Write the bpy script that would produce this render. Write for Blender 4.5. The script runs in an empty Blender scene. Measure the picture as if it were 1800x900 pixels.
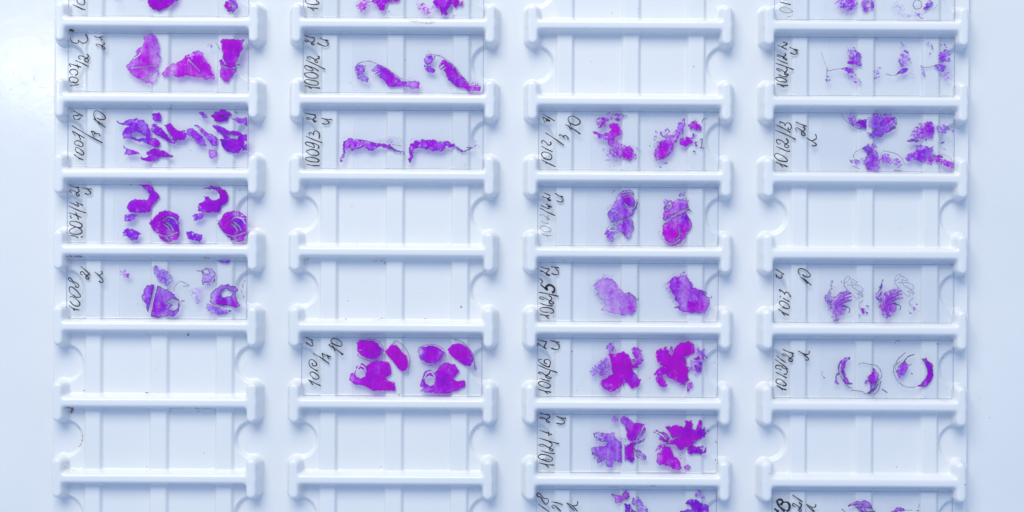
import bpy, math, random
import numpy as np

# ------------------------------------------------------------------ scales
PX = 0.0002375            # one photograph pixel on the slide plane, in metres (a slide is 76 mm long)
MM = 0.001
ROLL = math.radians(0.32) # the tray lies a little turned under the camera
Z_FLOOR, Z_RIB, Z_SLIDE0, Z_SLIDE1 = 1.9*MM, 3.4*MM, 3.42*MM, 4.42*MM
PITCH_X, PITCH_Y = 414.0, 133.1
COL_X = [116.5 + 414.2*c - 900 for c in range(4)]          # left end of the slides, tray pixels
RAIL_Y = [450 - (44.5 + 133.1*i) for i in range(-1, 8)]    # rail centre lines, tray pixels

# ------------------------------------------------------------------ camera, world, light
scene = bpy.context.scene
CAM_D = 0.53
CX = 70*PX
cam_data = bpy.data.cameras.new("camera")
cam = bpy.data.objects.new("camera", cam_data)
scene.collection.objects.link(cam)
cam.location = (CX*math.cos(ROLL), CX*math.sin(ROLL), Z_SLIDE1 + CAM_D)
cam.rotation_euler = (0, 0, ROLL)
cam_data.sensor_width = 36
cam_data.lens = 36*CAM_D/(1800*PX)
cam_data.shift_x = -70/1800
cam_data.clip_start = 0.01
cam_data.clip_end = 20
scene.camera = cam
scene.render.resolution_x, scene.render.resolution_y = 1024, 512

world = bpy.data.worlds.new("World")
scene.world = world
world.use_nodes = True
bg = world.node_tree.nodes["Background"]
bg.inputs[0].default_value = (0.43, 0.605, 0.95, 1)
bg.inputs[1].default_value = 0.74

def area(name, loc, target, size, power, color):
    l = bpy.data.lights.new(name, 'AREA')
    l.shape = 'RECTANGLE'; l.size, l.size_y = size
    l.energy = power; l.color = color
    o = bpy.data.objects.new(name, l)
    scene.collection.objects.link(o)
    o.location = loc
    import mathutils
    d = mathutils.Vector(target) - mathutils.Vector(loc)
    o.rotation_euler = d.to_track_quat('-Z', 'Y').to_euler()
    return o
area("window_light", (-0.34, 1.22, 1.22), (0, -0.02, 0), (1.35, 0.85), 26.2, (1.0, 0.935, 0.73))
area("side_lamp", (-0.478, 0.174, 0.68), (0, 0, 0), (0.022, 0.042), 0.17, (1.0, 0.98, 0.95))

scene.view_settings.view_transform = 'Standard'
scene.view_settings.look = 'None'
scene.view_settings.exposure = 0.0
scene.view_settings.gamma = 1.0
scene.render.engine = 'CYCLES'
scene.cycles.transparent_max_bounces = 24
scene.cycles.max_bounces = 10

# ------------------------------------------------------------------ helpers
COL = scene.collection
def link(name, data, parent=None, mats=()):
    o = bpy.data.objects.new(name, data)
    COL.objects.link(o)
    if parent: o.parent = parent
    for m in mats: o.data.materials.append(m)
    return o
def tag(o, **kw):
    for k, v in kw.items(): o[k] = v
    return o
def mesh_np(name, V, F, smooth=True):
    """V (n,3), F (m,4) numpy -> mesh"""
    me = bpy.data.meshes.new(name)
    me.vertices.add(len(V)); me.vertices.foreach_set("co", np.ascontiguousarray(V, np.float32).ravel())
    k = F.shape[1]
    me.loops.add(F.size); me.loops.foreach_set("vertex_index", np.ascontiguousarray(F, np.int32).ravel())
    me.polygons.add(len(F))
    me.polygons.foreach_set("loop_start", np.arange(0, F.size, k, dtype=np.int32))
    me.polygons.foreach_set("use_smooth", np.full(len(F), smooth))
    me.update(calc_edges=True); me.validate()
    return me
def grid_faces(ny, nx, mask):
    idx = np.arange(ny*nx).reshape(ny, nx)
    q = np.stack([idx[:-1, :-1], idx[:-1, 1:], idx[1:, 1:], idx[1:, :-1]], -1)   # y rows ascending -> +z normal
    return q[mask]
def compact(V, F, *attrs):
    u, inv = np.unique(F, return_inverse=True)
    return (V[u], inv.reshape(F.shape)) + tuple(a[u] for a in attrs)
def to_tray(px, py):
    """photograph pixel -> tray plane (metres) at slide height"""
    x, y = (np.asarray(px, float) - 900), (450 - np.asarray(py, float))
    c, s = math.cos(ROLL), math.sin(ROLL)
    return (x*c - y*s)*PX, (x*s + y*c)*PX
def smooth01(a, b, x):
    t = np.clip((x-a)/(b-a), 0, 1); return t*t*(3-2*t)
def srgb(c):
    c = np.asarray(c, float)/255.0
    return np.where(c <= 0.04045, c/12.92, ((c+0.055)/1.055)**2.4)
def vnoise(x, y, scale, seed):
    r = np.random.RandomState(seed).rand(64, 64)
    u, v = x/scale, y/scale
    iu, iv = np.floor(u).astype(int), np.floor(v).astype(int)
    fu, fv = u-iu, v-iv
    fu, fv = fu*fu*(3-2*fu), fv*fv*(3-2*fv)
    g = lambda a, b: r[a % 64, b % 64]
    return (g(iu, iv)*(1-fu)+g(iu+1, iv)*fu)*(1-fv) + (g(iu, iv+1)*(1-fu)+g(iu+1, iv+1)*fu)*fv
def fbm(x, y, scale, seed, octv=3):
    t, a, s = 0, 1.0, 0
    for k in range(octv):
        t = t + a*vnoise(x+17.3*k, y-9.1*k, scale/2**k, seed+k); s += a; a *= 0.55
    return t/s

# ------------------------------------------------------------------ materials
def mat(name):
    m = bpy.data.materials.new(name); m.use_nodes = True
    nt = m.node_tree; nt.nodes.clear()
    return m, nt, nt.nodes.new("ShaderNodeOutputMaterial")
def N(nt, t, **kw):
    n = nt.nodes.new(t)
    for k, v in kw.items(): setattr(n, k, v)
    return n
def plastic():
    m, nt, out = mat("white_plastic")
    p = N(nt, "ShaderNodeBsdfPrincipled")
    tc = N(nt, "ShaderNodeNewGeometry")
    n1 = N(nt, "ShaderNodeTexNoise"); n1.inputs["Scale"].default_value = 14; n1.inputs["Detail"].default_value = 4
    r1 = N(nt, "ShaderNodeValToRGB")
    r1.color_ramp.elements[0].position = 0.3; r1.color_ramp.elements[0].color = (0.775, 0.80, 0.835, 1)
    r1.color_ramp.elements[1].position = 0.7; r1.color_ramp.elements[1].color = (0.82, 0.835, 0.865, 1)
    n2 = N(nt, "ShaderNodeTexNoise"); n2.inputs["Scale"].default_value = 60; n2.inputs["Detail"].default_value = 5
    mr = N(nt, "ShaderNodeMapRange"); mr.inputs[3].default_value = 0.13; mr.inputs[4].default_value = 0.24
    n3 = N(nt, "ShaderNodeTexNoise"); n3.inputs["Scale"].default_value = 130; n3.inputs["Detail"].default_value = 6
    b = N(nt, "ShaderNodeBump"); b.inputs["Strength"].default_value = 0.12; b.inputs["Distance"].default_value = 0.0006
    for n in (n1, n2, n3): nt.links.new(tc.outputs["Position"], n.inputs["Vector"])
    nt.links.new(n1.outputs[0], r1.inputs[0]); nt.links.new(r1.outputs[0], p.inputs["Base Color"])
    nt.links.new(n2.outputs[0], mr.inputs[0]); nt.links.new(mr.outputs[0], p.inputs["Roughness"])
    nt.links.new(n3.outputs[0], b.inputs["Height"]); nt.links.new(b.outputs[0], p.inputs["Normal"])
    p.inputs["IOR"].default_value = 1.54
    nt.links.new(p.outputs[0], out.inputs[0])
    return m
def glass(name, tint, base_fac, rough=0.04, haze=0.0):
    m, nt, out = mat(name)
    t = N(nt, "ShaderNodeBsdfTransparent"); t.inputs[0].default_value = (*tint, 1)
    g = N(nt, "ShaderNodeBsdfGlossy"); g.inputs["Roughness"].default_value = rough
    lw = N(nt, "ShaderNodeLayerWeight"); lw.inputs[0].default_value = 0.5
    pw = N(nt, "ShaderNodeMath", operation='POWER'); pw.inputs[1].default_value = 4
    ma = N(nt, "ShaderNodeMath", operation='MULTIPLY_ADD'); ma.inputs[1].default_value = 0.45; ma.inputs[2].default_value = base_fac
    mx = N(nt, "ShaderNodeMixShader")
    nt.links.new(lw.outputs["Facing"], pw.inputs[0]); nt.links.new(pw.outputs[0], ma.inputs[0])
    nt.links.new(ma.outputs[0], mx.inputs[0]); nt.links.new(t.outputs[0], mx.inputs[1]); nt.links.new(g.outputs[0], mx.inputs[2])
    last = mx
    if haze:
        d = N(nt, "ShaderNodeBsdfDiffuse"); d.inputs[0].default_value = (0.85, 0.88, 0.92, 1)
        m2 = N(nt, "ShaderNodeMixShader"); m2.inputs[0].default_value = haze
        nt.links.new(mx.outputs[0], m2.inputs[1]); nt.links.new(d.outputs[0], m2.inputs[2]); last = m2
    nt.links.new(last.outputs[0], out.inputs[0])
    return m
def stain():
    m, nt, out = mat("stained_tissue")
    a = N(nt, "ShaderNodeAttribute", attribute_name="stain")
    d = N(nt, "ShaderNodeBsdfDiffuse"); t = N(nt, "ShaderNodeBsdfTransparent"); w = N(nt, "ShaderNodeBsdfTransparent")
    mx = N(nt, "ShaderNodeMixShader"); mx.inputs[0].default_value = 0.62      # a thin section: half scatters, half lets light through
    m2 = N(nt, "ShaderNodeMixShader")
    nt.links.new(a.outputs["Color"], d.inputs[0]); nt.links.new(a.outputs["Color"], t.inputs[0])
    nt.links.new(t.outputs[0], mx.inputs[1]); nt.links.new(d.outputs[0], mx.inputs[2])
    nt.links.new(a.outputs["Alpha"], m2.inputs[0]); nt.links.new(w.outputs[0], m2.inputs[1]); nt.links.new(mx.outputs[0], m2.inputs[2])
    nt.links.new(m2.outputs[0], out.inputs[0])
    return m
def flat(name, col, rough=0.5, alpha=1.0):
    m, nt, out = mat(name)
    p = N(nt, "ShaderNodeBsdfPrincipled"); p.inputs["Roughness"].default_value = rough; p.inputs["Alpha"].default_value = alpha
    n = N(nt, "ShaderNodeTexNoise"); n.inputs["Scale"].default_value = 900
    r = N(nt, "ShaderNodeValToRGB")
    r.color_ramp.elements[0].color = (*[c*0.7 for c in col], 1); r.color_ramp.elements[1].color = (*[min(1, c*1.3) for c in col], 1)
    g = N(nt, "ShaderNodeNewGeometry")
    nt.links.new(g.outputs["Position"], n.inputs["Vector"]); nt.links.new(n.outputs[0], r.inputs[0])
    nt.links.new(r.outputs[0], p.inputs["Base Color"]); nt.links.new(p.outputs[0], out.inputs[0])
    return m
M_PLASTIC = plastic()
M_GLASS = glass("slide_glass", (0.978, 0.984, 0.994), 0.012)
M_EDGE = glass("slide_glass_edge", (0.72, 0.77, 0.88), 0.14, 0.15)
M_COVER = glass("coverslip_glass", (0.993, 0.995, 0.998), 0.006, 0.04, 0.004)
M_COVER_EDGE = glass("coverslip_edge", (0.86, 0.88, 0.93), 0.18, 0.2, 0.15)
M_STAIN = stain()
M_INK = flat("black_pen_ink", (0.018, 0.017, 0.038), 0.45)
M_INK_PALE = flat("worn_pen_ink", (0.05, 0.05, 0.085), 0.5, 0.5)
M_DUST = flat("dark_dust", (0.03, 0.028, 0.05), 0.8)
M_RUST = flat("brown_grime", (0.26, 0.085, 0.05), 0.8, 0.75)
M_FIBRE = flat("fine_scratch", (0.42, 0.42, 0.46), 0.6)
M_TABLE = flat("table_top_laminate", (0.55, 0.58, 0.62), 0.5)

# ------------------------------------------------------------------ the surface under the tray
def box_mesh(name, x0, x1, y0, y1, z0, z1):
    V = np.array([(x, y, z) for z in (z0, z1) for y in (y0, y1) for x in (x0, x1)], float)
    F = np.array([(0, 2, 3, 1), (4, 5, 7, 6), (0, 1, 5, 4), (2, 6, 7, 3), (0, 4, 6, 2), (1, 3, 7, 5)])
    return mesh_np(name, V, F, False)
tbl = link("table_top", box_mesh("table_top", -0.55, 0.55, -0.45, 0.45, -0.026, -0.0055), None, [M_TABLE])
tag(tbl, kind="structure")

# ------------------------------------------------------------------ the tray
tray = bpy.data.objects.new("slide_tray", None); COL.objects.link(tray); tray.location = (0, 0, -5.5*MM)
tray.empty_display_size = 0.02
tag(tray, label="white moulded plastic tray with four columns of slide compartments between rails", category="tray")
TZ = 5.5*MM      # parts are given in slide-plane coordinates; the tray's origin sits on the table
def part(name, data, parent, mats, loc=(0, 0, 0)):
    o = bpy.data.objects.new(name, data); COL.objects.link(o); o.parent = parent
    o.location = loc
    if data and not data.materials:
        for m in mats: data.materials.append(m)
    return o

# base plate: raised field, lower border, upturned rim, all as one lofted sheet with a flange thickness
def base_plate():
    X0, X1 = (COL_X[0]-27.0)*PX, (COL_X[3]+347.0)*PX
    Y0, Y1 = (RAIL_Y[-1]-60)*PX, (RAIL_Y[0]+60)*PX
    zb = -2.6*MM
    prof = [(0.0, 0.012*MM), (0.15*MM, -0.03*MM), (0.35*MM, -0.2*MM), (0.5*MM, -0.5*MM), (0.7*MM, -1.9*MM), (0.95*MM, -2.35*MM),
            (1.5*MM, zb), (1.9*MM, zb), (79*MM, zb), (80*MM, zb), (82*MM, zb+0.8*MM), (84*MM, zb+3*MM), (85.5*MM, zb+3.4*MM), (87*MM, zb+3*MM), (88*MM, -5.4*MM),
            (84*MM, -5.4*MM), (2*MM, -5.4*MM)]
    V, F, n = [], [], 40
    for off, z in prof:
        r = 2*MM + off
        for cx, cy, a0 in ((X1-2*MM, Y1-2*MM, 0), (X0+2*MM, Y1-2*MM, 90), (X0+2*MM, Y0+2*MM, 180), (X1-2*MM, Y0+2*MM, 270)):
            for k in range(10):
                a = math.radians(a0 + k*10)
                V.append((cx + r*math.cos(a), cy + r*math.sin(a), z))
    for i in range(len(prof)-1):
        for k in range(n):
            k2 = (k+1) % n
            F.append((i*n+k, (i+1)*n+k, (i+1)*n+k2, i*n+k2))
    F.append(tuple(range(n)))
    F.append(tuple((len(prof)-1)*n + k for k in reversed(range(n))))
    me = bpy.data.meshes.new("base_plate"); me.from_pydata(V, [], F)
    me.polygons.foreach_set("use_smooth", [True]*(len(F)-2) + [False]*2)
    me.update()
    return me
part("base_plate", base_plate(), tray, [M_PLASTIC], (0, 0, TZ))

# moulded relief of one compartment pitch, periodic along the column
NX, NY = 552, 178
def relief():
    x = np.linspace(-42, 372, NX+1); y = np.linspace(0, PITCH_Y, NY, endpoint=False)
    X, Y = np.meshgrid(x, y)
    dy = np.minimum(Y, PITCH_Y - Y)                     # distance to the nearest rail line
    cy = np.abs(Y - PITCH_Y/2)                          # distance to the compartment's middle
    k = 1/PX*MM                                          # mm -> px
    prof = lambda d, w, H, p: H*np.clip(1-np.clip(d/w, 0, 1)**p, 0, 1)**(1/p)
    xr = np.clip(X, -9, 329)
    dn = np.maximum(dy - 25.5, 0)
    qs = [np.hypot(X-xr, dy)/11.2, np.hypot(X+10.5, dn)/11.6, np.hypot(X-329.5, dn)/11.6]
    q = qs[0]
    for t in qs[1:]:                                     # smooth union: filleted inner corners
        e = np.clip(0.5 + 0.5*(t-q)/0.5, 0, 1); q = t*(1-e) + q*e - 0.5*e*(1-e)
    div = prof(np.clip(q, 0, None), 1.0, 7.5*k, 4.0)
    for cx, sg in ((-10.5, -1), (329.5, 1)):             # drafted outer flank of the end posts
        ox = sg*(X-cx); dd = np.hypot(np.clip(ox, 0, None), dn*1.5)
        div = np.maximum(div, np.where(ox > 0, 7.2*k*np.clip(1-(dd-8.0)/7.5, 0, 1), 0))
    # platform with finger notches
    inside = np.minimum(X+8, 328-X)
    notch = np.minimum(np.hypot(X+6, cy)-31.5, np.hypot(X-329, cy)-32)
    plat_d = np.minimum(inside, notch)
    plat = Z_FLOOR/PX*smooth01(-2.2, 2.2, plat_d)
    # ribs with drafted flanks; pockets between them have rounded corners
    fld = plat.copy()
    pockets = [(-30, 32), (60.5, 147.5), (177.5, 263), (292.5, 350)]
    rib_h = (Z_RIB-Z_FLOOR)/PX
    pk = np.full_like(X, -1e9)
    for a, b in pockets:
        qx, qy = np.abs(X-(a+b)/2)-(b-a)/2+7, cy-(PITCH_Y/2-10.0)+7
        d = 7 - (np.hypot(np.clip(qx, 0, None), np.clip(qy, 0, None)) + np.minimum(np.maximum(qx, qy), 0))
        pk = np.maximum(pk, d)
    ribs = rib_h*(1-smooth01(-1.0, 1.6, pk))
    ribs *= smooth01(0, 4, np.minimum(X-25, 300-X))
    fld += ribs
    e = np.clip(0.5 + 0.5*(div-fld)/9.0, 0, 1)
    h = np.where(div > 0.01, fld*(1-e) + div*e + 9.0*e*(1-e)*smooth01(0, 6, np.minimum(div, fld)), fld)
    h = np.maximum(h, np.maximum(div, fld)); h = np.minimum(h, 7.6*k)
    lab = np.where(div > fld+0.4, 1, 2)                  # 1 divider, 2 floor
    for i, (a, b) in enumerate(((30.5, 61.0), (146.5, 178.5), (262.0, 293.5))):
        lab = np.where((lab == 2) & (X > a) & (X < b), 3+i, lab)
    # soften: mould fillets
    def blur(A, s, axis):
        r = int(4*s)+1; t = np.arange(-r, r+1); w = np.exp(-t*t/(2*s*s)); w /= w.sum()
        if axis == 0:
            B = np.concatenate([A[-r:], A, A[:r]], 0)
            return sum(w[i]*B[i:i+A.shape[0]] for i in range(2*r+1))
        B = np.pad(A, ((0, 0), (r, r)), mode='edge')
        return sum(w[i]*B[:, i:i+A.shape[1]] for i in range(2*r+1))
    h = blur(blur(h, 2.2, 0), 2.2, 1)
    return x, y, h, lab
rx, ry, RH, RL = relief()
def relief_mesh(name, labels, yshift):
    """window of one pitch, starting yshift rows down the periodic field, centred on y = 0"""
    rows = (np.arange(NY+1) + yshift) % NY
    H = RH[rows]; L = RL[rows]
    yy = (np.arange(NY+1) - NY/2)*PITCH_Y/NY
    X, Y = np.meshgrid(rx, yy)
    V = np.stack([X.ravel()*PX, Y.ravel()*PX, H.ravel()*PX], 1)
    fl = L[:-1, :-1]
    hm = np.maximum.reduce([H[:-1, :-1], H[1:, :-1], H[:-1, 1:], H[1:, 1:]])
    F = grid_faces(NY+1, NX+1, np.isin(fl, labels) & (hm > 0.04))
    V, F = compact(V, F)
    return mesh_np(name, V, F, True)
me_div = relief_mesh("divider", [1], NY//2)
me_floor = relief_mesh("compartment_floor", [2], 0)
me_ribs = [relief_mesh("rib", [3+i], 0) for i in range(3)]
# local frames: divider centred on its rail, floor on the compartment middle, x from the slide's left end
for c in range(4):
    for i, y in enumerate(RAIL_Y):
        part("divider", me_div, tray, [M_PLASTIC], (COL_X[c]*PX, y*PX, TZ))
    for r in range(8):
        yc = (RAIL_Y[r] + RAIL_Y[r+1])/2
        f = part("compartment_floor", me_floor, tray, [M_PLASTIC], (COL_X[c]*PX, yc*PX, TZ))
        for me in me_ribs: part("rib", me, f, [M_PLASTIC])

# ------------------------------------------------------------------ glass slides
def slab_mesh(name, x0, x1, y0, y1, z0, z1, ch, rc=0.0):
    """glass plate with a chamfer all round; slot 0 faces, slot 1 edges; rc clips the corners"""
    def ring(o, z):
        a, b, c, d = x0+o, x1-o, y0+o, y1-o
        return [(a+rc, c, z), (b-rc, c, z), (b, c+rc, z), (b, d-rc, z), (b-rc, d, z), (a+rc, d, z), (a, d-rc, z), (a, c+rc, z)]
    V = ring(ch, z0) + ring(0, z0+ch) + ring(0, z1-ch) + ring(ch, z1)
    F = [tuple(reversed(range(8))), tuple(range(24, 32))]
    for k in range(3):
        for i in range(8):
            j = (i+1) % 8
            F.append((k*8+i, k*8+j, (k+1)*8+j, (k+1)*8+i))
    me = bpy.data.meshes.new(name); me.from_pydata(V, [], F)
    me.polygons.foreach_set("material_index", [0, 0]+[1]*24); me.update()
    return me

def catmull(P, step=1.0):
    P = np.asarray(P, float)
    if len(P) < 3: 
        n = max(2, int(np.hypot(*(P[-1]-P[0]))/step)+1)
        return P[0] + np.linspace(0, 1, n)[:, None]*(P[-1]-P[0])
    Q = np.vstack([2*P[0]-P[1], P, 2*P[-1]-P[-2]])
    out = []
    for i in range(1, len(Q)-2):
        a, b, c, d = Q[i-1], Q[i], Q[i+1], Q[i+2]
        n = max(2, int(np.hypot(*(c-b))/step)+1)
        t = np.linspace(0, 1, n, endpoint=False)[:, None]
        out.append(0.5*((2*b)+(c-a)*t+(2*a-5*b+4*c-d)*t*t+(3*b-a-3*c+d)*t**3))
    return np.vstack(out+[P[-1:]])
def pts(s): return [tuple(float(v) for v in p.split(',')) for p in s.split()]

def ink_mesh(strokes, ox, oy, sc, width, x0, y0, rng):
    """handwriting: pen strokes as ribbons, photograph pixels relative to the slide's origin"""
    V, F = [], []
    for s in strokes:
        w = width
        if s[0] == '*': s = s[1:]; w = width*2.1
        P = np.array(pts(s))/sc + (ox, oy)
        C = catmull(P, 0.8)
        tx, ty = to_tray(C[:, 0], C[:, 1])
        C = np.stack([tx, ty], 1)
        T = np.gradient(C, axis=0); T /= np.maximum(np.hypot(T[:, 0], T[:, 1]), 1e-9)[:, None]
        Nn = np.stack([-T[:, 1], T[:, 0]], 1)
        t = np.linspace(0, 1, len(C))
        ww = w*PX*0.5*(0.75 + 0.45*t + 0.18*np.sin(t*9+rng.rand()*6))
        ww[0] *= 0.6; ww[-1] *= 0.75
        b = len(V)
        for q, n, h in zip(C, Nn, ww):
            V += [(*(q-n*h), 0), (*(q+n*h), 0)]
        for i in range(len(C)-1):
            F.append((b+2*i, b+2*i+2, b+2*i+3, b+2*i+1))
    V = np.array(V) - (x0, y0, 0)
    return mesh_np("handwriting", V, np.array(F), False)

# stain colours (sRGB), pale to dense, violet to magenta
VIO = np.array([(210, 196, 248), (176, 128, 246), (142, 52, 236), (108, 0, 212)], float)
MAG = np.array([(232, 190, 248), (216, 104, 240), (212, 8, 230), (204, 0, 218)], float)
def ramp(R, d):
    d = np.clip(d, 0, 1)*3; i = np.minimum(d.astype(int), 2); f = (d-i)[..., None]
    return R[i]*(1-f) + R[i+1]*f
def seg_dist(X, Y, P, closed):
    P = np.asarray(P, float); Q = np.roll(P, -1, 0) if closed else P[1:]
    A = P if closed else P[:-1]
    best = np.full(X.shape, 1e9)
    for a, b in zip(A, Q):
        d = b-a; L = max(d @ d, 1e-9)
        t = np.clip(((X-a[0])*d[0]+(Y-a[1])*d[1])/L, 0, 1)
        best = np.minimum(best, np.hypot(X-a[0]-t*d[0], Y-a[1]-t*d[1]))
    return best
def inside(X, Y, P):
    r = np.zeros(X.shape, bool); P = np.asarray(P, float)
    for (x1, y1), (x2, y2) in zip(P, np.roll(P, -1, 0)):
        if y1 == y2: continue
        r ^= ((y1 > Y) != (y2 > Y)) & (X < (x2-x1)*(Y-y1)/(y2-y1)+x1)
    return r
def rag(P, rng, amp=0.16, lim=2.4, spikes=0.0):
    P = [np.array(p, float) for p in P]; out = []
    def sub(a, b):
        d = b-a; L = math.hypot(*d)
        if L < lim: out.append(a); return
        n = np.array((-d[1], d[0]))/L
        m = (a+b)/2 + n*(rng.rand()-0.5)*2*amp*min(L, 14) 
        sub(a, m); sub(m, b)
    for a, b in zip(P, P[1:]+P[:1]): sub(a, b)
    out = np.array(out)
    if spikes and len(out) > 12:                          # frilly fringe: short spikes and clefts
        t = np.roll(out, -1, 0) - np.roll(out, 1, 0); n = np.stack([t[:, 1], -t[:, 0]], 1)/np.maximum(np.hypot(t[:, 0], t[:, 1]), 1e-6)[:, None]
        x, y = out[:, 0], out[:, 1]
        sg = 1 if np.sum(x*np.roll(y, -1)-np.roll(x, -1)*y) > 0 else -1
        r = rng.rand(len(out)); amp = np.where(r < .15, rng.uniform(1.5, 4.5, len(out)), np.where(r > .88, -rng.uniform(1.5, 5.0, len(out)), 0))*spikes
        out = out + n*(amp*sg)[:, None]
    return out
def tissue(piece, fr, x0, y0, clip, seed):
    """one stained section as a fine sheet, its stain density kept per vertex"""
    rng = np.random.RandomState(seed)
    ox, oy = fr; K = 440/1800
    cv = lambda s: np.array(pts(s))*K + (ox, oy)
    d0, m0, lace, edge = piece.get('d', .7), piece.get('m', .5), piece.get('l', 0), piece.get('e', .42)
    if lace >= .12: lace = min(lace*1.3 + .04, .72)
    if 'line' in piece:
        P = catmull(cv(piece['line']), 1.2); pad = 3
    else:
        P = rag(cv(piece['p']), rng, piece.get('rag', .18), 2.0, 0.0 if 'rag' in piece else (0.0 if lace < .05 else .3)); pad = 5
    step = 0.8
    xs = np.arange(P[:, 0].min()-pad, P[:, 0].max()+pad+step, step); ys = np.arange(P[:, 1].max()+pad, P[:, 1].min()-pad-step, -step)
    X, Y = np.meshgrid(xs, ys)
    if 'line' in piece:
        sd = piece.get('w', 1.0)*0.5 - seg_dist(X, Y, P, False) + (fbm(X, Y, 5, seed)-.5)*.5
    else:
        sd = seg_dist(X, Y, P, True)*np.where(inside(X, Y, P), 1, -1)
    if 'line' not in piece:
        sd = sd + .5 + (fbm(X, Y, 2.6, seed+5, 2)-.5)*(1.3+4*lace) + (fbm(X, Y, 7, seed+15, 2)-.5)*(1.0+4*lace)
    for h in piece.get('h', ()):
        hp = rag(cv(h), rng, .14)
        hd = seg_dist(X, Y, hp, True)*np.where(inside(X, Y, hp), 1, -1)
        sd = np.minimum(sd, -hd)
    for cr in piece.get('c', ()):
        w = 1.3
        if cr[0] == '*': cr = cr[1:]; w = 2.8
        cd = seg_dist(X, Y, catmull(cv(cr), 1.5), False)
        sd = np.minimum(sd, cd - w*(.55+.7*fbm(X, Y, 6, seed+9)))
    al = smooth01(-.4, .5, sd)
    den = d0 - (.07 if d0 < .78 else 0) + .60*(fbm(X, Y, 15, seed+1)-.5) + .34*(fbm(X, Y, 3.6, seed+2, 3)-.5)
    st = fbm(X*1.0, Y*.16, 5, seed+31, 2); den = den + .34*(st-.5)
    den = den + .14*(fbm(X, Y, 1.7, seed+21, 1)-.5)
    rd = np.abs(fbm(X, Y, 12, seed+22, 3)-.5); ck = (1-smooth01(.006, .022, rd))*smooth01(.48, .60, fbm(X, Y, 22, seed+23, 2))
    ck = ck*min(1, piece.get('rag', .16)/.16)**2
    den = den - .5*ck; al = al*(1-.40*ck*(1 if 'line' not in piece else 0))
    mm = m0 + .55*(fbm(X, Y, 18, seed+3)-.5)
    for b in piece.get('b', ()):
        bx, by = b[0]*K+ox, b[1]*K+oy; g = np.exp(-((X-bx)**2+(Y-by)**2)/(b[2]*K*.75)**2)
        den = den + g*b[3]; mm = mm + g*(b[4] if len(b) > 4 else 0)
    fine = fbm(X, Y, 3.2, seed+6, 3)
    fray = .09*min(1, piece.get('rag', .16)/.16) if 'line' not in piece else 0
    if lace > 0 or fray > .2:
        le = lace*(1.5 - (1.1 if lace < .16 else .75)*smooth01(0, 7, sd)) + fray*(1-smooth01(.5, 3.6, sd))
        qq = np.linspace(0, 1, 41)
        thr = np.interp(le, qq, np.quantile(fine, qq)) - .05
        al = al*(.16 + .84*smooth01(thr-.05, thr+.045, fine))
        rim = np.exp(-((fine-thr-.03)/.035)**2)*np.clip(le*1.6, 0, 1)
    else:
        thr = .14; al = al*(1-.8*(1-smooth01(thr-.03, thr+.03, fbm(X, Y, 3.4, seed+6, 2)))); rim = 0
    ed = np.exp(-((sd-.3)/1.0)**2)*edge*(.5+1.5*fbm(X, Y, 9, seed+8))
    ed = np.clip(.8*ed + .22*rim, 0, .8)
    mm = np.clip(mm, 0, 1)[..., None]
    col = ramp(VIO, den)*(1-mm) + ramp(MAG, den)*mm
    col = col*(1-ed[..., None]) + np.array((62, 54, 108.))*ed[..., None]
    al = al*np.clip(.55+.75*den+.3*ed, 0, 1)
    al = al*((X < clip[0]) & (Y > clip[1]) & (Y < clip[2]))
    ny, nx = X.shape
    am = np.maximum.reduce([al[:-1, :-1], al[1:, :-1], al[:-1, 1:], al[1:, 1:]])
    F = grid_faces(ny, nx, am > .06)
    if len(F) < 2: return None
    tx, ty = to_tray(X, Y)
    V = np.stack([tx.ravel()-x0, ty.ravel()-y0, np.zeros(X.size)], 1)
    C = np.concatenate([srgb(col).reshape(-1, 3), al.reshape(-1, 1)], 1)
    V, F, C = compact(V, F, C)
    me = mesh_np("tissue_section", V, F, False)
    at = me.attributes.new("stain", 'FLOAT_COLOR', 'POINT')
    at.data.foreach_set("color", C.astype(np.float32).ravel())
    return me

# ------------------------------------------------------------------ what is on each slide
# strokes: pen lines; sections: outlines of the stained tissue; both measured on the slide
def T(p, d=.7, m=.5, l=0, **k): return dict(p=p, d=d, m=m, l=l, **k)
def L(line, w=1.0, d=.55, m=.1, **k): return dict(line=line, w=w, d=d, m=m, e=.9, **k)
def shift(piece, dx, dy):
    f = lambda s: ('*' if s[0] == '*' else '') + ' '.join('%g,%g' % (x+dx, y+dy) for x, y in pts(s.lstrip('*')))
    q = dict(piece)
    for k in ('p', 'line'):
        if k in q: q[k] = f(q[k])
    for k in ('h', 'c'):
        if k in q: q[k] = [f(s) for s in q[k]]
    if 'b' in q: q['b'] = [(b[0]+dx, b[1]+dy) + tuple(b[2:]) for b in q['b']]
    return q
rose = T("850,360 870,330 900,300 950,290 1000,305 1045,330 1035,360 1040,410 1045,450 1020,500 980,510 930,500 890,460 860,425 830,380", .72, .8, 0,
         b=[(990, 375, 60, .05, -.7), (880, 350, 60, .1), (985, 480, 45, -.3)],
         c=["930,385 960,405 975,435", "925,360 960,335 1005,345 1030,380", "955,375 985,400 1000,430", "885,455 950,470 1030,445", "940,470 970,500"])
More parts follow.
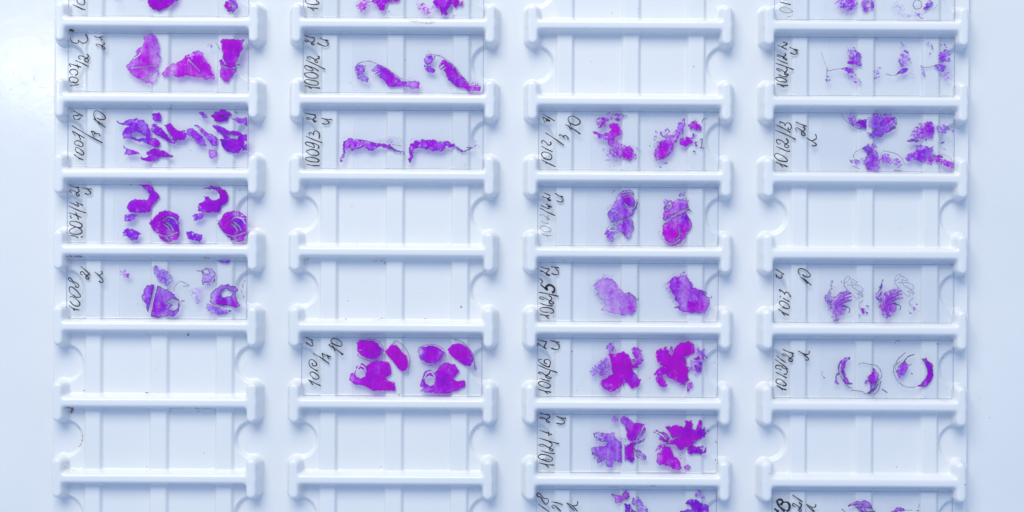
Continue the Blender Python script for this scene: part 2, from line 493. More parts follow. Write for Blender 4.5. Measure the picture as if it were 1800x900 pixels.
fan = [T("585,380 640,345 690,335 716,350 672,378 724,370 656,402 724,400 664,424 690,450 680,470 670,500 640,510 630,540 600,545 580,520 590,495 560,470 580,440 565,425", .42, .6, .2, e=.7),
       T("535,370 560,340 575,290 585,262 580,310 572,350 565,390 550,420 535,400", .4, .1, .12, e=.7), T("545,400 575,405 570,430 552,435", .4, .2, .3),
       *[dict(line=q, w=2.4, d=.5, m=.5, e=.16) for q in ('600,430 640,370 688,338', '605,440 650,380 716,350', '610,440 660,395 722,372', '615,450 670,415 724,400', '610,460 660,440 690,450', '600,470 640,490 670,495', '595,480 620,520 612,545')],
       L("655,440 690,448 712,465 705,488", 1.6), L("668,285 675,250 700,230 712,240 690,268 668,285 690,320 730,360 765,390 778,372 765,350 790,362 800,375 805,360 770,332 735,310 730,295 752,288 795,305 805,330 790,340 755,325", .75),
       L("712,240 765,270 738,275 720,262 722,290 690,290", .7), T("790,465 815,462 842,495 805,490", .6, .8, .1), L("805,402 778,425 780,450 792,462", .9), L("770,500 790,512 775,515", .8)]
SLIDES = [
 dict(cr=(0, 0), w="10", about="one large plum oval section and a small curled one", fr=(60, 0), ink=(110, 0, 5.143), s=["92,40 140,65 205,90", "140,62 180,88", "140,-30 130,5 145,32 180,45 200,30 195,0 165,-30"],
  t=[T("815,-60 1040,-60 1030,5 985,35 940,60 900,80 860,70 830,45 815,15", .8, .7, b=[(850, 30, 60, .15), (990, 0, 50, -.15)]), T("1372,32 1388,8 1420,-6 1455,15 1462,40 1440,78 1405,86 1388,76 1425,60 1432,35 1420,12 1395,14", .45, .3, .1),
     T("1368,38 1388,14 1418,26 1422,52 1398,66", .75, 1, b=[(1405, 40, 14, -.5)]), T("575,-5 620,-10 655,5 620,18 585,15", .5, .1, .66), T("740,0 800,-10 805,12 760,15", .5, .1, .68), T("1430,-5 1460,-10 1455,10", .5, .1, .5)]),
 dict(cr=(0, 1), w="1007/2 3 21", about="three pink-violet angular sections", fr=(60, 0), ink=(110, 50, 7.5),
  s=["98,755 215,742", "130,715 95,690 92,660 115,640 170,648 205,672 195,705 160,718 130,700", "135,615 100,590 98,560 125,540 175,545 200,570 190,605 165,620", "112,510 92,468 150,482 245,512", "190,468 210,530",
     "168,422 250,455 345,505", "240,410 212,385 225,362 275,370 325,400 345,425 330,442 300,432 295,405 330,385 340,360 318,335", "100,115 108,155 140,185 190,195 215,175 205,150", "225,165 255,192 300,190 330,160 325,115 298,75",
     "418,103 470,118 535,108", "490,118 525,155", "468,240 440,215 460,205 510,225 550,250 560,265 540,275 520,250 525,220 550,215 545,180", "*85,30 120,25 150,36"],
  t=[T("790,262 815,250 855,250 885,290 900,345 890,385 915,415 905,450 880,490 895,530 880,580 850,605 790,590 735,555 690,515 662,480 690,455 710,420 735,395 730,370 780,335 795,295", .42, .8, 0, e=.3, c=["700,490 790,480 860,470", "800,575 860,520 900,480", "720,420 750,400 765,380"],
       b=[(790, 430, 80, .35, .2), (720, 480, 60, .1), (840, 350, 50, .1), (860, 560, 50, -.3), (880, 440, 50, -.15)]),
     T("920,530 965,480 1020,460 1080,420 1130,385 1180,365 1215,385 1240,440 1270,500 1298,570 1240,572 1190,555 1140,550 1110,540 1060,550 1030,555 1000,540 930,548", .55, .9, 0, e=.3, b=[(1190, 460, 80, .3), (1000, 490, 60, -.25), (1180, 380, 40, -.3), (1260, 545, 50, .2)], c=["1110,430 1150,470 1190,510"]),
     T("1340,300 1360,280 1510,285 1495,320 1500,350 1465,420 1445,450 1455,490 1430,540 1395,592 1360,580 1335,520 1340,460 1330,440 1355,410 1350,350", .6, .8, 0, b=[(1425, 355, 70, .35), (1390, 540, 60, -.2)], c=["1350,470 1390,490 1445,488", "1345,410 1375,460"]),
     T("1255,322 1270,310 1285,330 1270,345", .35, 0, .3), L("1305,305 1335,355", 1.0, .2), L("1525,310 1535,330 1530,355", 1), L("1460,465 1480,468", 1.6)]),
 dict(cr=(0, 2), w="1007/3 10 4", about="many scattered violet scraps", fr=(60, 160), ink=(110, 182, 7.5),
  s=["148,668 210,715 275,745", "205,710 225,735", "195,655 170,610 180,580 215,590 265,630 280,660 255,680 210,650 185,640", "200,560 160,530 165,500 205,490 255,515 270,550 240,570 200,545", "170,430 130,365 200,405 290,455", "205,400 240,480",
     "120,290 330,415 530,520", "410,440 395,400 380,365 430,385 415,410", "430,395 480,400 495,430", "405,200 490,255 565,318", "440,215 495,285", "440,215 415,170 415,120 445,95 510,120 560,170 555,205 500,210 455,190",
     "140,92 200,130 270,168", "165,215 140,160 190,160 220,150", "170,215 220,205 238,175"],
  t=[T("595,215 640,230 700,205 740,197 790,210 820,245 840,290 830,330 880,345 905,370 890,400 840,385 780,360 720,350 640,340 635,310 655,270 690,250 640,245", .66, .3, h=["700,305 735,290 770,305 805,325 800,342 740,345 705,330"], b=[(880, 375, 40, .15, .5)]),
     T("850,165 900,155 912,215 880,215 855,205", .75, .5), T("845,245 880,240 915,265 940,300 960,320 990,350 1025,365 1010,380 975,370 940,340 905,325 870,310 845,285", .75, .4), T("935,245 970,235 1005,265 1035,285 1080,285 1098,310 1080,345 1040,345 1020,360 985,320 960,285", .72, .6),
     T("640,390 655,405 680,420 720,430 758,455 720,455 680,460 650,455 665,430", .6, .4), T("805,440 840,420 890,418 940,435 1000,470 965,475 910,470 870,460 810,455", .75, .6), T("765,475 800,480 840,462 900,468 890,490 850,505 800,500 775,495", .7, .6),
     T("1185,150 1215,150 1235,170 1250,190 1230,195 1205,175", .55, .2), T("1270,180 1300,150 1350,135 1400,150 1425,175 1390,180 1340,175 1300,180 1290,190", .85, .6), T("1290,185 1340,180 1395,185 1385,215 1340,222 1300,215", .82, .6), T("1420,200 1460,190 1525,190 1540,220 1540,265 1510,230 1460,220", .6, .3),
     T("1285,245 1320,250 1380,280 1450,290 1545,320 1545,350 1510,360 1500,400 1470,440 1430,445 1380,430 1350,390 1335,350 1370,345 1340,300 1300,270", .76, .45, h=["1370,315 1420,308 1470,325 1460,350 1440,345 1400,330"]), T("1505,395 1545,385 1545,430 1500,428", .6, .3),
     T("1100,275 1140,270 1160,290 1190,310 1220,350 1238,390 1200,392 1160,360 1130,325 1100,310", .6, .4), T("1150,250 1180,245 1210,270 1250,310 1300,325 1325,350 1315,395 1280,390 1260,360 1220,320 1190,280", .58, .4), T("1260,420 1305,425 1312,475 1275,488 1258,455", .45, .7),
     L("700,545 710,552", 1.3), L("1440,148 1462,160", 1.2)]),
 dict(cr=(0, 3), w="1007/4 21", about="two hook-shaped and two rose-shaped purple sections", fr=(60, 300), ink=(110, 312, 7.5),
  s=["100,762 170,775 205,795", "235,785 272,782", "180,650 110,680 92,705 120,740 190,750 245,735 255,705 220,670 175,650", "175,650 105,620 100,585 150,578 220,595 255,625 245,660 190,660", "80,465 150,485 250,530", "172,455 190,500 210,555", "110,490 105,520 125,540",
     "80,375 200,430 312,470", "90,325 150,350 205,383 210,365 190,345", "172,318 220,345 268,368", "100,102 160,125 215,130 190,140", "120,200 92,180 110,165 160,185 205,215 222,235 200,245 178,220 190,200 220,180 205,150", "260,132 320,150 388,152", "320,150 370,195 365,215 330,222 292,210"],
  t=[T("735,90 800,90 850,115 885,160 900,195 870,230 840,260 830,295 760,302 690,298 670,270 680,235 725,205 770,210 815,210 835,175 815,140 790,125", .74, .6), T("650,320 700,312 748,318 720,350 680,365 650,362", .6, .3, .08), T("640,425 680,420 720,435 768,455 740,495 700,490 640,470", .68, .2, .06), rose,
     T("1215,125 1260,115 1330,115 1375,140 1400,185 1370,240 1340,260 1330,300 1250,300 1180,285 1185,240 1230,210 1220,185 1290,215 1325,205 1340,170 1320,145 1270,130", .78, .6), T("1140,325 1180,310 1232,312 1210,345 1150,352", .6, .3, .1), T("1100,445 1130,435 1170,450 1215,465 1190,510 1150,495 1100,480", .7, .2, .08), shift(rose, 488, 0),
     T("825,345 858,342 845,362", .5, .3, .3), T("1312,360 1345,352 1335,375", .5, .3, .3), L("690,102 730,92", 1.2), L("690,492 712,500 700,505", .9)]),
 dict(cr=(0, 4), w="1008 21", about="two outlined violet lobes and pale lacy fragments", fr=(60, 430), ink=(110, 445, 7.5),
  s=["80,685 140,730 220,752", "140,730 158,760", "92,585 115,572 160,590 215,640 228,675 200,700 140,680 98,635", "150,565 105,525 88,480 95,448 130,450 190,500 235,560 225,580 180,580 140,555", "165,455 170,420 130,385 85,355 80,328 105,328 135,370 185,395 215,425 205,450 185,450 170,430",
     "268,290 240,275 240,250 265,245 300,285 340,320 345,340 320,340 308,315 325,290 350,280 345,255", "238,175 290,215 340,258", "420,245 470,285 530,350 530,380 510,388 478,368", "480,290 520,275 520,250 505,240"],
  t=[T("620,195 650,175 680,195 690,215 670,240 640,230 615,215", .35, .5, .45), T("660,210 685,208 675,240", .7, .8), T("845,175 885,160 920,175 960,190 1000,235 985,265 955,295 920,285 880,250 860,205", .4, .25, .3, e=.6),
     T("810,295 850,288 900,300 960,325 1010,360 1040,395 1050,440 1030,490 1000,515 940,515 890,525 840,515 815,475 805,425 780,400 790,345", .55, .3, 0, e=.85, h=["955,410 1000,385 1040,410 1035,450 1000,475 965,465 1000,435"], c=["*875,290 850,400 830,495"], b=[(860, 450, 50, .15, .4), (830, 320, 40, .2)]),
     T("1205,185 1240,165 1280,175 1305,215 1300,265 1260,292 1210,285 1215,230", .42, .3, 0, e=.6, h=["1215,190 1250,182 1262,210 1228,208"], c=["1225,280 1270,275 1292,240"]), L("1005,335 1015,300 1050,265 1090,280 1112,297 1070,300", 1, .25), L("1170,188 1200,192 1215,205", 1.2, .7),
     T("1140,320 1175,310 1215,315 1195,360 1215,395 1190,430 1150,400 1130,375", .3, .2, .42, e=.7), T("1265,410 1270,370 1300,320 1345,290 1390,285 1445,300 1465,325 1445,360 1455,400 1478,440 1440,450 1350,440 1290,430", .5, .3, 0, e=.85, h=["1340,350 1380,315 1430,335 1420,365 1380,375 1350,380"], b=[(1340, 415, 50, .35, .4), (1440, 425, 40, .25, .2)]),
     T("1245,430 1300,450 1360,465 1420,475 1375,495 1320,500 1260,480 1235,460", .35, .1, .06), T("1310,108 1408,112 1395,132 1350,128", .5, 0, .1), L("1062,405 1080,405", 1.8), L("1055,410 1058,420", 1)]),
 dict(cr=(1, 0), w="10", about="frilly magenta clusters", fr=(480, 0), ink=(525, 0, 5.143), s=["75,62 120,72 178,77", "100,65 140,98", "85,-30 60,10 90,35 150,42 185,30 160,5 140,-30"],
  t=[T("590,25 620,0 660,-30 690,0 680,35 660,70 630,80 605,60", .55, 1, .34), T("700,-40 850,-40 830,10 800,40 795,75 765,65 750,30 710,10", .7, .7, .08), T("840,-30 920,-30 905,5 870,15 835,10", .7, 1, .15), T("1040,40 1090,25 1135,60 1125,100 1085,105 1060,80", .5, 1, .36),
     T("1150,20 1180,-30 1270,-30 1290,20 1255,60 1250,105 1215,105 1205,65 1165,45", .75, .6, .06), T("1275,-20 1330,-20 1330,40 1310,55 1290,25", .8, .8), T("1330,15 1370,5 1368,35 1340,45", .6, 1, .1), T("1025,0 1050,5 1060,30 1040,50", .4, .1, .5), T("690,10 715,15 700,40 680,45", .4, .5, .4), T("1130,50 1160,30 1165,60 1140,75", .4, .4, .4), L("1290,125 1302,112", 1.6), L("838,78 832,88", 1.2)]),
 dict(cr=(1, 1), w="1009/2 21", about="two long tapering sections each beside a small curl", fr=(480, 0), ink=(525, 50, 7.5),
  s=["78,752 170,775 285,788", "130,770 170,795", "75,690 95,675 160,680 240,700 260,730 230,748 150,740 90,715 78,690", "170,575 90,590 75,600 110,640 200,658 250,645 255,620 210,590 160,575", "190,555 110,545 80,510 90,490 130,500 185,535 190,560", "130,500 200,520 265,567", "92,415 220,475 348,540",
     "160,405 125,400 112,380 150,375 200,400 245,435 250,450 225,450 212,425 235,405 270,395 270,375 250,365", "80,90 150,115 210,125", "130,175 90,170 85,155 120,155 170,190 205,205 190,220 170,205 180,180 205,165 205,130", "275,125 330,150 395,158", "350,155 388,190 380,225 340,232 290,215 245,190"],
  t=[T("585,495 610,470 640,460 655,500 645,535 610,545 590,520", .55, .3, .2), T("610,545 660,545 690,565 680,588 640,582 612,565", .5, .25, .08, e=.6), T("710,510 740,470 790,485 850,525 900,560 960,590 1050,595 1050,640 1000,635 930,620 870,625 820,610 790,565 750,540", .66, .6, .04, b=[(1010, 615, 60, -.25), (850, 590, 50, .15), (740, 510, 40, -.1, -.3)], c=["715,530 745,515", "735,545 765,525"]),
     T("640,455 690,432 740,455 800,480 850,510 800,498 720,462 650,470", .25, .1, .58, e=.8), T("930,570 985,560 1050,585 980,600", .3, .3, .5, e=.8), T("570,490 600,455 650,440 600,480", .3, .1, .62),
     L("592,500 600,468 640,446 690,440 740,458 800,482 870,528 930,572", 1.0, .3), L("1095,420 1120,394 1170,396 1220,412 1290,462 1345,530 1400,592", 1.1, .3),
     T("1090,410 1130,395 1165,405 1145,450 1110,470 1088,450", .6, .4, .12), T("1090,465 1130,475 1160,500 1155,525 1125,520 1095,490", .62, .3, .05), T("1195,495 1210,455 1225,430 1260,450 1310,490 1350,545 1400,595 1450,620 1490,620 1485,650 1430,655 1370,630 1300,605 1260,570 1240,520", .74, .75, .03, b=[(1450, 640, 50, -.25), (1290, 580, 40, .1, -.5)], c=["1200,490 1225,470", "1215,505 1240,485"]),
     T("1165,398 1190,395 1230,415 1285,455 1330,505 1300,490 1230,432", .3, .2, .5, e=.9), T("1085,385 1120,372 1160,392 1100,402", .3, .1, .5, e=.8), T("1430,600 1445,585 1485,615 1460,618", .4, .3, .4, e=.9)]),
 dict(cr=(1, 2), w="1009/3 21", about="two thin horizontal comb-like strips", fr=(480, 160), ink=(525, 185, 7.5),
  s=["108,780 190,795 278,798", "235,750 150,740 95,715 100,690 160,685 240,705 270,735 235,750", "190,580 115,595 105,610 150,650 220,665 262,650 262,625 225,595 170,580", "200,560 110,525 90,500 110,485 170,500 205,535 200,565", "150,490 220,510 262,535 265,560 250,565", "90,405 200,455 312,495",
     "155,400 135,375 155,362 190,380 200,395", "200,380 200,350 235,340 270,365 275,410 268,440", "82,102 150,118 230,128", "150,190 115,180 105,165 140,165 190,195 230,210 210,222 195,205 195,180 225,160 205,130", "295,170 360,185 440,190", "350,185 395,215 395,240 350,250 310,238"],
  t=[T("505,380 530,350 590,350 650,355 700,365 760,375 800,385 860,405 920,430 930,440 880,430 820,408 770,390 740,410 720,430 690,425 660,405 620,410 570,430 560,405 520,430 510,470 503,500 487,508 485,485 500,450", .66, .5, .08, e=.6), T("700,370 780,350 840,330 920,340 925,370 850,375 780,375", .25, .15, .56, e=.9), T("498,345 520,325 545,340 530,355", .2, .1, .6, e=.8), L("860,385 920,395", .9, .3), L("930,432 945,455", 1.6, .7),
     T("985,380 1030,355 1100,352 1180,362 1260,365 1300,385 1340,415 1390,430 1430,420 1420,405 1380,435 1340,425 1290,400 1240,395 1210,430 1170,430 1100,420 1040,405 1005,430 1005,475 985,515 975,490 985,450", .7, .5, .06, e=.6), T("1430,410 1442,350 1470,385 1485,410 1450,400", .25, .1, .5, e=.9), T("980,350 1000,335 1030,352 1000,362", .2, .1, .6, e=.8), L("1395,405 1435,408", 2.2, .2)]),
 dict(cr=(1, 5), w="1010/7 10 21", about="solid magenta ovals and holed blocks", fr=(480, 560), ink=(525, 580, 7.5),
  s=["130,655 210,700 290,735", "130,655 190,725", "190,635 155,590 152,560 190,555 240,585 268,620 255,645 215,648 185,630", "145,475 190,510 255,545", "150,480 135,430 150,395 190,395 230,435 235,465 200,475 175,450 190,435", "190,310 300,370 405,445", "325,365 310,310 350,330 425,355", "375,320 395,385",
     "420,185 400,200 470,240 560,305 585,320 560,325", "440,200 485,280", "440,190 425,145 450,115 510,120 560,160 570,200 540,215 480,195 435,170", "95,95 140,120 190,145", "120,210 95,165 130,185 160,210 185,205 180,165 165,155"],
  t=[T("605,175 625,155 660,155 720,158 755,180 780,215 770,260 735,290 700,290 640,265 610,235", .82, .85, rag=.07, e=.2), L("600,180 615,152 650,158 690,148 745,158 785,195 792,240 740,296 690,302 615,272 612,250", .9, .3), T("780,215 795,225 785,262 772,255", .5, .3, .1),
     T("805,235 850,190 885,192 920,230 960,270 970,310 965,355 935,378 900,360 870,315 835,275", .84, 1, rag=.07, e=.2), L("860,185 885,162 935,192 970,245 985,300 975,360 970,412", 1.1, .3),
     T("548,440 560,395 590,390 600,345 640,318 670,345 720,310 770,305 830,315 845,350 850,395 800,430 840,455 875,460 880,518 790,512 715,518 650,480 590,470", .8, .85, rag=.1, e=.3, h=["592,395 605,368 630,358 655,370 665,395 655,420 628,432 602,420"], c=["600,370 625,338 655,350 668,385"], b=[(570, 430, 40, -.45), (830, 480, 60, .1, .3), (630, 470, 50, -.15)]),
     T("1045,230 1060,205 1130,195 1190,210 1225,240 1205,290 1165,325 1110,320 1060,290", .74, .7, rag=.07, e=.25, b=[(1060, 245, 40, -.35, -.5), (1210, 240, 30, -.3, -.4), (1140, 260, 50, .12, .2)]), L("1042,245 1055,205 1150,185 1220,215 1228,245 1200,310 1150,335 1085,325 1050,270", .9, .3), T("1228,240 1242,250 1232,280 1222,270", .4, .2, .1),
     T("1255,220 1290,185 1330,180 1380,195 1420,235 1440,290 1415,345 1380,335 1330,300 1290,270 1265,245", .8, .85, rag=.08, e=.3, b=[(1415, 300, 40, -.2, -.3)]), L("1300,150 1350,162 1400,205 1440,270 1455,370", 1.2, .3), T("1435,300 1448,330 1458,372 1445,360", .4, .2),
     T("1060,520 1100,490 1060,490 1075,430 1090,385 1130,370 1160,390 1200,340 1250,318 1310,330 1338,380 1290,430 1330,455 1375,445 1380,490 1310,520 1240,538 1150,530", .7, .7, rag=.1, e=.35, h=["1090,447 1102,420 1128,410 1155,422 1165,447 1155,475 1128,485 1102,472"], c=["1085,430 1110,390 1140,385 1165,425"], b=[(1090, 515, 40, -.35), (1220, 440, 60, .12), (1320, 480, 50, .1, .3)])]),
 dict(cr=(2, 2), w="1012/3 10 4", about="two ragged branching purple fragments", fr=(900, 160), ink=(938, 188, 7.5),
  s=["110,700 200,745 290,790", "150,715 175,750", "125,665 105,630 120,600 170,597 225,625 240,665 215,695 160,685 125,665", "105,515 170,555 250,592", "115,485 105,455 125,443 160,465 190,500 220,500 230,475 215,460", "155,340 280,420 400,505", "340,385 345,365 385,385 405,405", "385,385 420,378 450,400 455,430",
     "418,230 520,290 600,345 618,355 590,352", "450,240 500,300", "480,250 485,220 455,170 470,130 520,122 590,160 615,200 590,230 540,240 480,210", "122,95 200,140 280,185", "155,212 118,135 170,160 215,185 165,180 190,155"],
  t=[T("590,215 640,180 700,158 770,165 830,180 790,185 760,215 720,200 690,225 650,265 610,250", .5, .6, .38, e=.7), T("620,235 655,185 668,200 650,250 625,265", .65, .9, .12), T("740,205 760,190 778,205 760,218", .65, .9), T("700,245 760,238 785,280 780,315 740,330 720,355 680,345 620,330 585,295 640,310 690,300 715,285", .6, .65, .06, b=[(740, 280, 40, .15, .3), (640, 325, 40, -.1, -.4)]),
     T("690,355 740,350 790,380 850,400 880,440 895,490 850,505 800,490 760,460 720,410", .55, .75, .14, e=.5, b=[(830, 450, 50, .2, .3)]), T("640,425 690,405 730,430 780,480 740,505 680,470", .4, .4, .42, e=.7), T("860,390 900,400 935,440 910,430", .3, .1, .6, e=.9), L("770,165 825,180", 1.4, .5), T("665,500 740,490 755,505", .3, .6, .4),
     T("1020,450 1060,375 1110,340 1170,290 1195,235 1240,200 1245,250 1225,310 1190,345 1160,390 1140,440 1090,490 1025,500", .6, .65, .12, e=.5, b=[(1080, 440, 50, .15, .3), (1200, 260, 40, 0, -.4)]), T("1020,430 1040,370 1080,360 1040,410 1020,480", .4, .1, .4, e=.8), T("1130,460 1155,430 1165,400 1150,440", .3, .1, .5, e=.8),
     T("1265,250 1310,215 1340,240 1360,280 1310,275", .68, .8, .1), T("1210,345 1260,330 1300,330 1300,375 1250,402 1210,385", .68, .85, .04), T("1030,285 1040,290 1038,355 1026,355", .35, .3, .3), T("1060,290 1085,285 1085,330 1072,325", .6, 1, .22), T("1090,330 1108,255 1128,295 1110,345", .45, .2, .3, e=.8),
     L("1352,355 1368,345 1362,400 1350,405 1380,412", 1.5), T("1310,370 1335,365 1330,395 1312,390", .55, .6, .15), T("1290,310 1330,315 1310,335", .5, .4, .2), T("1285,225 1320,200 1335,225", .35, .2, .5, e=.8), L("1305,432 1318,438", 2), L("1062,545 1072,550", 1.6), L("1098,520 1115,518", 1.8), L("1365,225 1375,205 1405,195", 1.2)]),
 dict(cr=(2, 3), w="1012/4 21", about="two split oval sections with a pale diagonal crack", fr=(900, 300), ink=(938, 322, 7.5), pale=True,
  s=["105,662 190,705", "160,685 235,693", "215,635 150,640 95,605 90,575 140,565 205,590 230,625 210,650", "92,498 150,525 200,532", "100,435 85,415 120,415 170,450 210,470 195,485 175,465 200,420"],
  s2=["85,328 190,385 285,428", "95,292 150,318 200,335 205,315 185,300", "160,272 200,295 240,318", "130,125 180,145 222,165", "130,170 120,180 170,195 225,225 205,232 185,210 220,180", "280,130 330,165 390,182", "350,170 385,210 380,240 345,248 302,230"],
  t=[T("690,300 720,270 735,225 775,160 830,142 875,160 900,220 895,270 870,310 830,340 780,355 740,365 710,375 700,340", .45, .4, 0, e=.7, b=[(835, 215, 42, .4, .3), (760, 190, 30, -.3), (720, 300, 35, .15, -.5), (800, 300, 50, .1)], c=["795,178 850,168 890,215 880,262 850,275", "808,230 830,255 868,265"]),
     T("700,290 740,265 760,330 720,360 695,330", .5, .1, .42, e=.8), T("700,400 740,385 800,365 860,345 870,375 860,440 845,485 810,470 790,440 750,460 725,470 720,510 690,500 665,455 680,415", .38, .3, .12, e=.6, b=[(700, 470, 40, .1), (840, 370, 30, .3)], c=["690,420 720,400 750,410 740,430 705,432"]),
     T("1090,215 1105,205 1130,215 1160,230 1195,205 1230,205 1255,225 1265,265 1200,295 1150,320 1090,360 1085,340 1100,290", .48, .75, .05, e=.6, b=[(1230, 245, 35, .2, -.5), (1110, 335, 40, .1)], c=["1125,235 1145,245 1135,270 1115,262"]), T("1210,165 1235,155 1250,190 1275,230 1240,205 1215,185", .4, .1, .25, e=.9), T("1250,290 1280,270 1282,290", .5, .1, .3, e=.9),
     T("1085,395 1130,370 1180,330 1250,295 1270,340 1290,380 1280,420 1250,440 1245,480 1210,525 1160,545 1110,525 1080,470", .62, .9, 0, e=.6, b=[(1155, 455, 42, .28, .2), (1245, 345, 40, .2, -.9), (1110, 420, 30, .05)], c=["1088,470 1105,512 1160,525 1205,495", "1200,420 1208,460 1180,495"]),
     T("900,200 915,235 912,300 900,315 895,280", .4, .1, .55, e=.9), T("1060,430 1075,440 1078,495 1062,480", .4, .1, .5, e=.9), T("700,235 720,230 720,255 690,280", .4, .1, .55, e=.9), L("718,160 740,142", 1)]),
 dict(cr=(2, 4), w="1012/5 21", about="two pale streaky lilac sections with dotted fringes", fr=(900, 430), ink=(938, 455, 7.5),
  s=["82,732 150,745 210,752", "150,750 205,790", "258,755 270,756", "200,705 130,700 85,670 90,650 150,640 230,655 265,690 250,715 215,715", "85,585 160,610 252,622", "140,535 90,525 80,505 120,505 190,540 260,575 255,595 220,590 205,570 240,520 200,480", "65,440 180,460 330,495",
     "70,250 100,275 118,300 105,320 90,325", "*90,340 130,370 180,410 165,375 200,345 250,360 275,395 265,435 240,445", "95,103 150,125 210,135", "120,170 85,160 105,155 150,185 210,215 195,220 165,195 210,140", "228,105 280,110 335,118", "280,115 325,165 325,200 290,210 235,190"],
  t=[T("590,290 620,262 680,240 720,245 745,275 765,320 800,345 850,345 895,400 895,440 865,505 780,500 700,485 640,470 680,440 640,390 620,340 595,315", .30, .6, 0, e=.4, b=[(690, 320, 60, .08), (870, 450, 30, .2, .2), (770, 440, 50, -.08)]), T("560,300 600,260 640,235 690,205 740,220 700,250 640,260 600,290 610,340 650,400 670,430 620,400 575,330", .3, .05, .56, e=.9), L("838,345 842,365", 1.6), L("850,352 870,372 905,400 910,380", 1.3, .4), T("870,400 900,395 895,420", .3, .2, .5),
     T("1115,285 1150,245 1200,230 1255,222 1285,270 1295,310 1340,325 1390,350 1420,400 1410,440 1385,495 1300,490 1220,475 1165,455 1210,430 1170,400 1180,370 1140,325", .52, .6, 0, e=.4, b=[(1200, 270, 50, .1), (1300, 440, 60, .15, .3), (1380, 440, 40, .1, .2)]), T("1085,290 1130,240 1190,205 1245,190 1260,225 1200,235 1150,250 1115,290 1140,350 1175,400 1160,415 1110,330", .4, .05, .54, e=.9), T("1360,340 1390,335 1400,360", .3, 0, .1), L("1370,350 1400,375 1430,385 1435,370", 1.4, .4), T("1360,370 1420,395 1400,420", .3, .2, .55)]),
 dict(cr=(2, 5), w="1012/6 21", about="two bold butterfly-shaped magenta sections with lacy sides", fr=(900, 560), ink=(938, 588, 7.5),
  s=["60,720 140,745 232,762", "140,745 190,785", "160,705 85,670 65,635 110,620 180,640 220,670 205,700 160,705", "80,580 150,600 212,615", "100,525 65,510 75,495 120,510 165,540 230,570 220,580 175,570 160,545 200,520 220,480", "55,400 180,455 312,502", "110,330 65,330 75,360 130,400 200,430 215,415",
     "190,430 215,400 220,360 190,330 150,335 140,365 175,390", "55,70 120,85 178,98", "70,150 42,130 55,115 100,150 165,190 140,160 155,130 170,100", "215,75 280,95 342,102", "280,95 335,140 330,185 290,198 230,180"],
  t=[T("560,380 590,345 612,380 590,430 570,400", .45, .1, .2), T("590,330 640,290 690,250 720,265 735,320 740,390 700,430 650,430 600,400", .4, .4, .44, e=.5), T("620,335 660,318 680,350 650,370 625,360", .5, .2, .1), T("610,385 650,380 665,400 640,412", .5, .8), T("680,215 700,180 735,165 730,215 705,245", .55, .5, .2),
     T("700,250 760,250 800,235 840,265 860,320 890,330 910,350 860,360 890,400 930,440 905,490 860,505 835,470 820,450 805,495 800,460 760,500 710,530 660,500 640,450 690,430 730,400 720,330", .8, 1, .02, e=.3, b=[(690, 480, 55, -.22, -.1), (880, 440, 50, -.18, -.4), (790, 290, 50, .08), (730, 260, 30, -.2, -.3)]),
     T("855,220 890,205 930,240 945,295 920,330 885,340 870,290 890,290", .6, .65, .12), T("600,460 650,450 690,525 640,515", .35, .2, .5, e=.8), T("735,215 790,230 760,250 720,245", .4, .6, .5),
     T("1035,250 1060,220 1110,200 1130,235 1140,265 1170,215 1220,175 1270,160 1310,200 1310,245 1280,265 1235,275 1245,340 1270,370 1260,410 1280,440 1260,450 1215,465 1180,450 1130,430 1110,400 1060,410 1025,410 1060,360 1110,340 1060,320 1040,280", .82, 1, .02, e=.3, b=[(1075, 260, 45, -.15, -.3), (1060, 385, 40, -.15, -.3)]),
     T("1140,260 1135,215 1152,200 1155,240", .6, .6), T("1040,420 1070,400 1090,440 1115,485 1085,500 1050,470", .68, .85, .08), T("1260,480 1295,455 1300,495 1265,525", .7, .85, .05), T("1290,165 1340,190 1355,230 1390,220 1405,280 1380,320 1370,380 1330,420 1270,380 1250,320 1300,280 1320,230", .5, .5, .46, e=.6), T("1305,285 1345,265 1355,290 1310,295", .75, .95), T("1310,340 1360,315 1375,350 1340,385", .7, .6, .1), T("1365,240 1385,215 1400,280 1380,300", .6, .4, .15), T("1190,440 1250,430 1260,480 1210,480", .5, .8, .45)]),
 dict(cr=(2, 6), w="1012/7 21", about="two leaf-like star-shaped purple sections", fr=(900, 680), ink=(938, 720, 7.5),
  s=["70,702 170,725 272,732", "140,715 205,765", "215,655 130,665 70,640 65,610 110,590 190,605 245,640 240,670 190,685 110,655", "95,540 190,570 278,580", "135,485 80,480 72,462 120,460 190,495 255,530 235,545 205,515 245,460 200,415", "65,372 200,415 335,452", "78,272 160,300 245,332", "190,290 205,350",
     "80,45 150,62 210,70", "135,130 85,115 90,100 140,115 210,165 190,170 165,150 180,120 210,105 205,75", "290,82 350,105 430,118", "350,105 405,150 400,180 360,190 295,178"],
  t=[T("715,235 740,215 765,235 750,260 720,250", .42, .4, .06), T("780,230 800,212 850,240 900,262 950,270 960,300 935,350 910,380 870,390 835,375 830,330 820,300 790,265", .74, .75, .04, b=[(805, 255, 40, -.25, -.2)], c=["945,285 920,340 900,370"]),
     T("585,335 620,325 700,340 740,330 750,380 780,395 820,420 850,405 900,395 955,372 920,405 870,430 920,460 965,510 950,525 900,505 870,455 885,520 865,545 830,520 790,545 740,530 720,575 680,570 685,520 655,530 615,550 630,500 580,490 570,440 620,430 680,420 700,390 640,390 600,385", .52, .4, .03, e=.55, b=[(865, 440, 55, .35, .5), (850, 500, 40, .25, .4), (620, 360, 40, .05, -.2)], c=["*800,385 798,440 800,540", "875,455 900,490 940,515", "690,400 640,400 600,415", "600,345 660,375"]),
